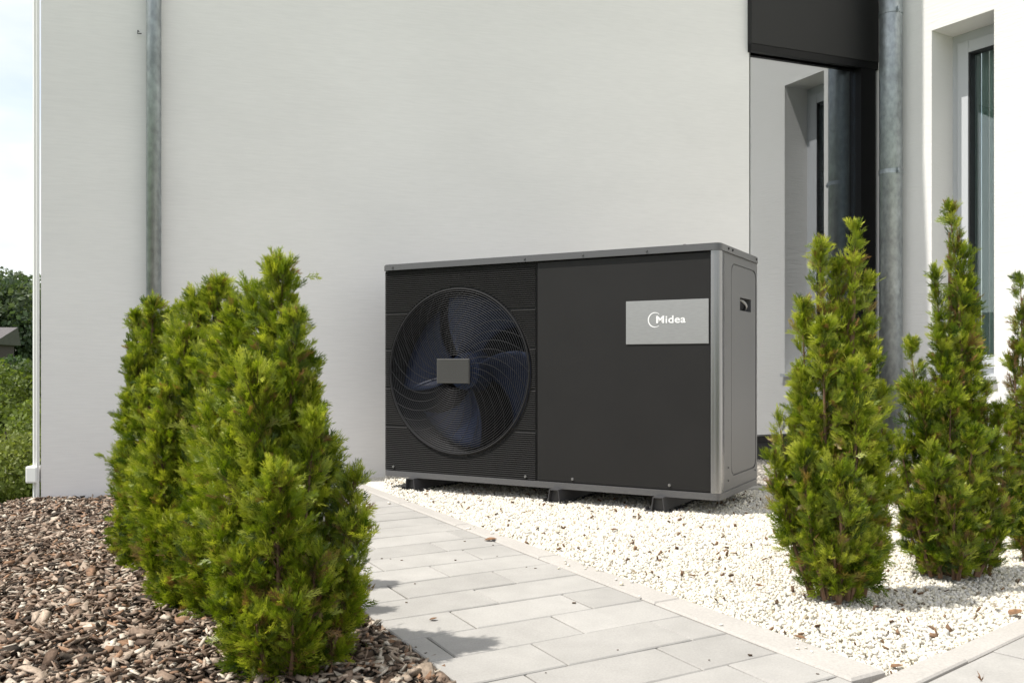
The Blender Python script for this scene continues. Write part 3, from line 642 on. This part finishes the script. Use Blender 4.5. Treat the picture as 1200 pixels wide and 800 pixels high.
def thuja(base, plumes, dens, label, brown=0., seed=0, blunt=.58, Lr=(.021, .046), group=None, tone0=.5):
    """plumes: (tip, foot, radius) in metres; each is a limb clothed in flat fan-like sprays"""
    global rng; rng = np.random.default_rng(seed); random.seed(seed)
    t = empty('thuja', base, label=label, cat='shrub', group=group); bp = Vector(base)
    b = bmesh.new(); top = max((p[0] for p in plumes), key=lambda q: q.z)
    m1 = bp.lerp(top, .35)+Vector((.01, 0, 0)); tube(b, [Vector((0, 0, -.03)), Vector((0, 0, .02)), m1-bp, bp.lerp(top, .7)-bp, (top-bp)*.93], [.015, .013, .010, .006, .002], 8)
    obj('trunk', b, M_twig, t, smooth=True)
    P, Dn, Nn_, L, tone, brn = [], [], [], [], [], []; TW = []
    for (tip, foot, rad) in plumes:
        ax = tip-foot; ln = ax.length; b = bmesh.new()
        bow = Vector((random.uniform(-.1, .1), random.uniform(-.1, .1), 0))*ln*.25
        def axis(s): return foot + ax*s + bow*math.sin(math.pi*s)
        tube(b, [axis(s)-bp for s in (0, .25, .5, .75, .95)], [.0055, .0045, .0035, .0025, .001], 5)
        obj('branch', b, M_twig, t)
        nc = int(dens*rad*ln*150); sc0 = np.clip(rng.beta(1.35, .95, nc), .05, .98); tc0 = rng.uniform(0, 2*np.pi, nc)
        for s, th in zip(sc0, tc0):
            pf = max(math.sin(math.pi*s**1.2), 0)**blunt*.95+.12; pf *= 1+.30*math.sin(th*2+s*9+seed)*math.sin(s*19+th)
            rd = np.array([math.cos(th), math.sin(th), 0]); up = np.array([0, 0, 1.]); A = np.array(tuple(axis(s)))
            cd = rd*(1.0-.6*s)+up*(.55+.5*s)+rng.normal(0, .22, 3); cd /= np.linalg.norm(cd)
            depth = rng.uniform(.2, 1)**.6; cl_ = (rad*pf*.84+.006)*depth*rng.choice([.65, .85, 1., 1.25, 1.65], p=[.2, .25, .25, .18, .12]); root = A+rd*rad*pf*.10
            m = int(rng.integers(4, 10)); f = rng.uniform(.30, 1, m)**.8
            p = root+cd*cl_*f[:, None]; d = cd+rng.normal(0, .48, (m, 3))+up*.22; d /= np.linalg.norm(d, axis=1)[:, None]
            plane = np.cross(rd, up)+rng.normal(0, .5, 3)
            P.append(p); Dn.append(d); Nn_.append(plane+rng.normal(0, .35, (m, 3))); L.append(rng.uniform(*Lr, m)*(1.12-.3*f)*(1-.2*s))
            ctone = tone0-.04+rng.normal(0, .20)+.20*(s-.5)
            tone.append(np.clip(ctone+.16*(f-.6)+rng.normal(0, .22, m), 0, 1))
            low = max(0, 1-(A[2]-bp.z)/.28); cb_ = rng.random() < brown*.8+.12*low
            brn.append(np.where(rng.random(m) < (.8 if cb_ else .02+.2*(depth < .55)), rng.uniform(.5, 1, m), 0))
            e = root+cd*cl_*(1.25 if cb_ else .97); sd_ = np.cross(cd, up); sd_ /= np.linalg.norm(sd_)+1e-6; w2 = .0011
            TW.append(np.array([A-sd_*w2, A+sd_*w2, e, A-up*w2, A+up*w2, e]))
    tv = np.vstack(TW)-np.array(base); big('twig', tv, np.arange(len(tv)).reshape(-1, 3), M_twig, t, kind='stuff')
    print(label[:30], sum(len(q) for q in P))
    return build_sprays(np.vstack(P)-np.array(base), np.vstack(Dn), np.vstack(Nn_), np.hstack(L), np.hstack(tone), np.hstack(brn), 'crown', t)
def plume_list(Y, foot, lst, dy=.05, spread=.3, drop=22, slim=1):
    out = []
    for i, q in enumerate(lst):
        x, y, rp = q[0], q[1]+drop, q[2]*slim; yo = q[3] if len(q) > 3 else (random.random()-.5)*2*dy
        tip = px(x, y, Y+yo); f = Vector(foot) + Vector(((tip.x-foot[0])*spread, yo*.5, .01)); out.append((tip, f, rp/1060*(Y+yo)))
    return out
def ft(x, Y, z): return ((x-600)/1060*Y, Y, z)
random.seed(3)
f1 = ft(336, 1.56, -.040)
thuja(f1, plume_list(1.56, f1, [(330, 296, 38, .0), (300, 322, 30, .03), (276, 346, 30, .04), (346, 350, 24, -.03), (358, 400, 28, .0), (370, 470, 28, -.05), (416, 545, 28, .0), (420, 600, 30, -.04), (384, 505, 24, .05),
      (300, 420, 48, -.06), (275, 500, 40, -.02), (262, 590, 32, -.05), (285, 640, 32, -.09), (330, 540, 46, -.11), (370, 640, 40, -.10), (318, 440, 42, .07), (405, 670, 34, -.03), (255, 460, 34, .05), (340, 690, 36, -.13), (400, 720, 28, .0), (262, 690, 30, -.06), (300, 710, 30, -.12)], spread=.55),
      60, 'tallest green thuja at left, nearest the paved path edge', seed=11, blunt=.38, tone0=.52)
f2 = ft(232, 1.98, -.045)
thuja(f2, plume_list(1.98, f2, [(256, 312, 24, 0), (232, 330, 26, .02), (278, 336, 26, .02), (222, 345, 26, .05), (215, 372, 30, -.02), (245, 410, 40, -.07), (200, 440, 32, -.03), (188, 500, 30, -.05), (178, 560, 28, -.03), (205, 600, 32, -.09), (240, 520, 40, -.11), (285, 430, 34, .0), (190, 470, 30, .06), (230, 610, 32, -.12), (270, 600, 32, -.08), (285, 500, 34, .0), (262, 380, 28, .0), (178, 620, 26, -.04), (215, 660, 28, -.08), (170, 520, 26, .03), (268, 372, 34, -.2), (262, 480, 38, -.22), (252, 580, 36, -.2)], spread=.5),
      56, 'middle green thuja of the left row, partly behind the tallest one', seed=12, blunt=.32, tone0=.55)
f3 = ft(163, 2.42, -.055)
thuja(f3, plume_list(2.42, f3, [(180, 336, 23, 0), (162, 352, 22, .02), (200, 350, 22, .02), (160, 400, 22, -.03), (175, 430, 30, -.08), (152, 450, 18, -.02), (148, 505, 17, .0), (150, 560, 18, -.05), (165, 530, 28, -.10), (195, 420, 26, -.04), (150, 600, 24, -.08), (148, 600, 16, 0), (205, 470, 26, 0), (205, 560, 26, 0), (215, 400, 24, 0), (212, 372, 28, -.2), (196, 470, 32, -.2), (176, 560, 30, -.18)], spread=.5),
      52, 'farthest green thuja of the left row, by the shaded wall', seed=13, blunt=.32, Lr=(.022, .045), tone0=.50)
f4 = ft(986, 1.96, -.012)
thuja(f4, plume_list(1.96, f4, [(1004, 254, 15, 0), (960, 276, 17, .0), (982, 300, 24, .02), (1014, 318, 20, .01), (940, 345, 20, .0), (965, 370, 30, -.05), (1020, 390, 24, .0), (1000, 420, 34, -.07), (1034, 450, 20, .0), (936, 430, 26, .0), (912, 480, 17, .02), (906, 528, 20, .0), (940, 520, 30, -.06), (1028, 530, 26, -.03), (980, 540, 36, -.09), (1040, 500, 17, .02), (950, 590, 26, -.05), (1010, 600, 26, -.06), (915, 560, 24, 0), (1045, 560, 22, 0), (975, 630, 26, -.08), (930, 470, 22, .04)], spread=.45, drop=12, slim=.84),
      40, 'thuja with two pointed tops standing alone in the white gravel', seed=14, blunt=.75, Lr=(.021, .050), brown=.05, tone0=.54)
f5 = ft(1118, 2.17, -.012)
thuja(f5, plume_list(2.17, f5, [(1112, 230, 16, 0), (1128, 282, 20, .0), (1094, 310, 17, .0), (1122, 330, 26, .02), (1140, 345, 14, .0), (1104, 375, 20, -.02), (1066, 388, 15, 0), (1062, 440, 18, .02), (1080, 450, 26, -.03), (1150, 440, 22, .02), (1172, 470, 20, .0), (1115, 440, 24, -.05), (1055, 510, 18, .0), (1180, 530, 20, .0), (1140, 500, 34, -.08), (1090, 520, 34, -.08), (1165, 570, 26, -.05), (1070, 580, 24, -.05), (1120, 570, 34, -.10), (1190, 590, 22, 0), (1050, 560, 22, 0), (1150, 470, 30, .04), (1085, 470, 28, .04), (1130, 630, 30, -.12), (1170, 620, 24, -.05)], spread=.55, drop=12, slim=.86),
      38, 'thuja with one tall thin spire and a broad dark base, before the window', seed=15, blunt=.7, Lr=(.021, .050), brown=.04, tone0=.44)
f6 = ft(1222, 2.36, -.012)
thuja(f6, plume_list(2.36, f6, [(1196, 318, 16, 0), (1214, 330, 20, .02), (1188, 400, 18, .0), (1210, 430, 30, -.03), (1184, 480, 18, .0), (1196, 540, 26, -.03), (1180, 560, 16, .0), (1230, 420, 30, 0), (1206, 590, 26, -.04), (1245, 480, 34, -.03), (1185, 600, 22, 0)], spread=.5, drop=8, slim=.85),
      34, 'browning thuja cut off by the right edge of the picture', seed=16, brown=.30, tone0=.36)

# ------------------------------------------------------------ small things
def dry_leaf(x, y, z, L, yaw, label, m=M_dry, curl=.35):
    b = bmesh.new(); n = 6; rows = []
    for i in range(n+1):
        f = i/n; wv = L*.34*math.sin(math.pi*f)**.8+.0004; rows.append([b.verts.new(((f-.5)*L, s*wv, .0015+abs(s)*wv*curl+L*.22*(f-.5)**2)) for s in (-1, 0, 1)])
    for i in range(n):
        for k in range(2): b.faces.new((rows[i][k], rows[i][k+1], rows[i+1][k+1], rows[i+1][k]))
    o = obj('dry_leaf', b, m, label=label, cat='leaf'); md = o.modifiers.new('s', 'SOLIDIFY'); md.thickness = .0006
    o.location = (x, y, z); o.rotation_euler = (random.uniform(-.2, .2), random.uniform(-.2, .2), yaw)
def gp(X, Y, z=0): d = 1060*(.5-z)/(Y-427); return ((X-600)/1060*d, d, z)
for (X, Y, L, yaw, lab) in ((575, 633, .036, .2, 'brown dry leaf on the pavers left of the kerb, below the middle foot'), (1051, 782, .024, .3, 'brown dry leaf where the two kerbs nearly meet'),
        (937, 748, .024, -.5, 'brown dry leaf lying along the long kerb edge'), (982, 709, .020, .2, 'dark dry leaf at the foot of the thuja with two tops'),
        (1167, 711, .018, 1.0, 'dark pebble-like leaf on gravel near the right picture edge'), (1190, 719, .036, .5, 'long dry twig leaf beside the kerb at the right edge'),
        (890, 687, .026, .9, 'upright brown leaf on the gravel left of the thuja'), (459, 753, .018, .2, 'round dark leaf on the paver corner beside the bark bed'),
        (508, 726, .016, .4, 'small curled leaf on the middle of the paved path'), (720, 621, .024, .1, 'tiny brown leaf on white gravel in front of the right foot'),
        (811, 675, .022, -.2, 'small brown leaf on gravel halfway between the kerb and heat pump')):
    p = gp(X, Y, .001 if X < 590 else -.004); dry_leaf(p[0], p[1], p[2], L, yaw, lab)
for i, (X, Y, lab) in enumerate(((434, 775, 'wispy grass tuft in the bark beside the paving edge'), (402, 748, 'small grass tuft under the front thuja'), (1150, 797, 'reddish weed sprouting from the right-hand paver joint'))):
    b = bmesh.new(); p = gp(X, Y, -.03 if i < 2 else 0)
    for k in range(9):
        a = random.uniform(0, 6.28); h = random.uniform(.015, .04) * (1 if i < 2 else .45); ln = random.uniform(.004, .015)
        v = [b.verts.new(c) for c in ((-.0008, 0, 0), (.0008, 0, 0), (math.cos(a)*ln*.5+.0006, math.sin(a)*ln*.5, h*.6), (math.cos(a)*ln, math.sin(a)*ln, h))]; b.faces.new((v[0], v[1], v[2])); b.faces.new((v[0], v[2], v[3]))
    o = obj('weed', b, M_weed if i < 2 else M_dry, label=lab, cat='weed'); o.location = p

# ------------------------------------------------------------ far left: trees and a house down the slope
def tree(x, y, z, h, r, label, n, leaf, cols, seed, sq=1.0):
    if y < 20: leaf *= .62; n = int(n*1.9)
    g = np.random.default_rng(seed); t = empty('tree', (x, y, z), label=label, cat='tree'); b = bmesh.new()
    tube(b, [(0, 0, -.3), (0, 0, h*.3), (.03*h, 0, h*.6), (0, 0, h*.9)], [h*.03, h*.024, h*.014, h*.004], 8); obj('trunk', b, M_trunk, t)
    nc = 26; cc = g.normal(size=(nc, 3)); cc /= np.linalg.norm(cc, axis=1)[:, None]; cc *= g.uniform(.35, .95, nc)[:, None]
    cc = cc*np.array([r, r, h*.42*sq]) + np.array([0, 0, h*.56]); cr = g.uniform(.25, .45, nc)*r
    for c in cc[:7]:
        b = bmesh.new(); tube(b, [(0, 0, h*.3), tuple(c*.5+np.array([0, 0, h*.2])), tuple(c)], [h*.012, h*.008, h*.002], 5); obj('limb', b, M_trunk, t)
    cr *= .82 if y < 20 else 1
    k = g.integers(0, nc, n); d = g.normal(size=(n, 3)); d /= np.linalg.norm(d, axis=1)[:, None]; p = cc[k] + d*(cr[k]*g.uniform(.3, 1.05, n)**.6)[:, None]
    Rm = rand_rot(n); q = np.array([(-.5, 0, 0), (0, -.32, 0), (.5, 0, 0), (0, .32, 0)])*leaf
    Vv = np.einsum('nij,kj->nki', Rm, q)*g.uniform(.6, 1.3, (n, 1, 1)) + p[:, None]
    base = np.array(cols)[g.integers(0, len(cols), nc)][k]*g.uniform(.7, 1.35, (n, 1))
    big('crown', Vv.reshape(-1, 3), np.arange(n*4).reshape(n, 4), M_leaf, t, np.repeat(base, 4, 0), kind='stuff')
gz = lambda x, y: float(ground_z(np.array(x), np.array(y)))
lime = [(.14, .18, .04), (.22, .25, .07), (.07, .10, .025), (.10, .15, .04)]; hazed_ = [(.08, .115, .06), (.10, .13, .07), (.06, .09, .05)]; mid_ = [(.06, .10, .035), (.09, .13, .05)]  # far hill greens are lightened to stand in for distance haze
for (X, Y, top, r, lab, n, lf, cs, sd_) in (
    (6, 8.0, 478, 1.0, 'bright leafy tree just below the bark slope at far left', 26000, .075, lime, 1),
    (56, 11.0, 415, 1.0, 'yellow-green tree partly hidden behind the left house corner', 16000, .09, lime, 2),
    (-60, 11.5, 440, 1.3, 'mid green tree at the left picture edge below the grey roof', 16000, .09, mid_, 3),
    (2, 95, 322, 5.0, 'dark haze-tinted tree on the hill at the left edge, above the roof', 9000, .6, hazed_, 4),
    (26, 105, 326, 5.0, 'dark haze-tinted tree on the hill, against the sky next to the white pipe', 9000, .6, hazed_, 5),
    (-20, 85, 316, 5.0, 'dark tree on the hill beyond the left picture edge', 7000, .6, hazed_, 6),
    (48, 90, 330, 5.0, 'dark tree on the hill half behind the house corner', 7000, .6, hazed_, 7),
    (48, 42, 412, 2.2, 'mid green tree standing right of the distant grey-roofed house', 12000, .25, mid_, 8),
    (14, 34, 446, 2.4, 'round green tree in front of the distant grey-roofed house', 12000, .22, mid_, 9)):
    x = (X-600)/1060*Y; z = gz(x, Y); h = .5-(top-427)/1060*Y - z; tree(x, Y, z, h, r, lab, n, lf, cs, sd_)
Y = 60; fx = (-24-600)/1060*Y; zt = .5-(383-427)/1060*Y; zm = .5-(402-427)/1060*Y; zg = gz(fx, Y)
fh = empty('farmhouse', (fx, Y, zg), R(8), label='distant brown house with a grey pitched roof among the trees', cat='house'); hh = zm-zg
obj('wall', bxm(-3.2, 1.2, -1.5, 2.5, -1, hh), M_brown, fh)
b = bmesh.new(); v = [b.verts.new(c) for c in ((-3.6, -1.9, hh-.1), (1.5, -1.9, hh-.1), (2.2, .5, zt-zg), (-3.6, .5, zt-zg), (1.5, 2.9, hh-.1), (-3.6, 2.9, hh-.1))]
b.faces.new((v[0], v[1], v[2], v[3])); b.faces.new((v[3], v[2], v[4], v[5])); b.faces.new((v[1], v[4], v[2])); b.faces.new((v[0], v[3], v[5])); b.faces.new((v[0], v[5], v[4], v[1])); obj('roof', b, M_roof, fh)
for x0 in (-2.2, -.6): 
    f = obj('window', bxm(x0, x0+.7, -1.56, -1.50, hh-1.3, hh-.5), M_pvc, fh); obj('pane', bxm(x0+.08, x0+.62, -1.58, -1.565, hh-1.22, hh-.58), M_seal, f)
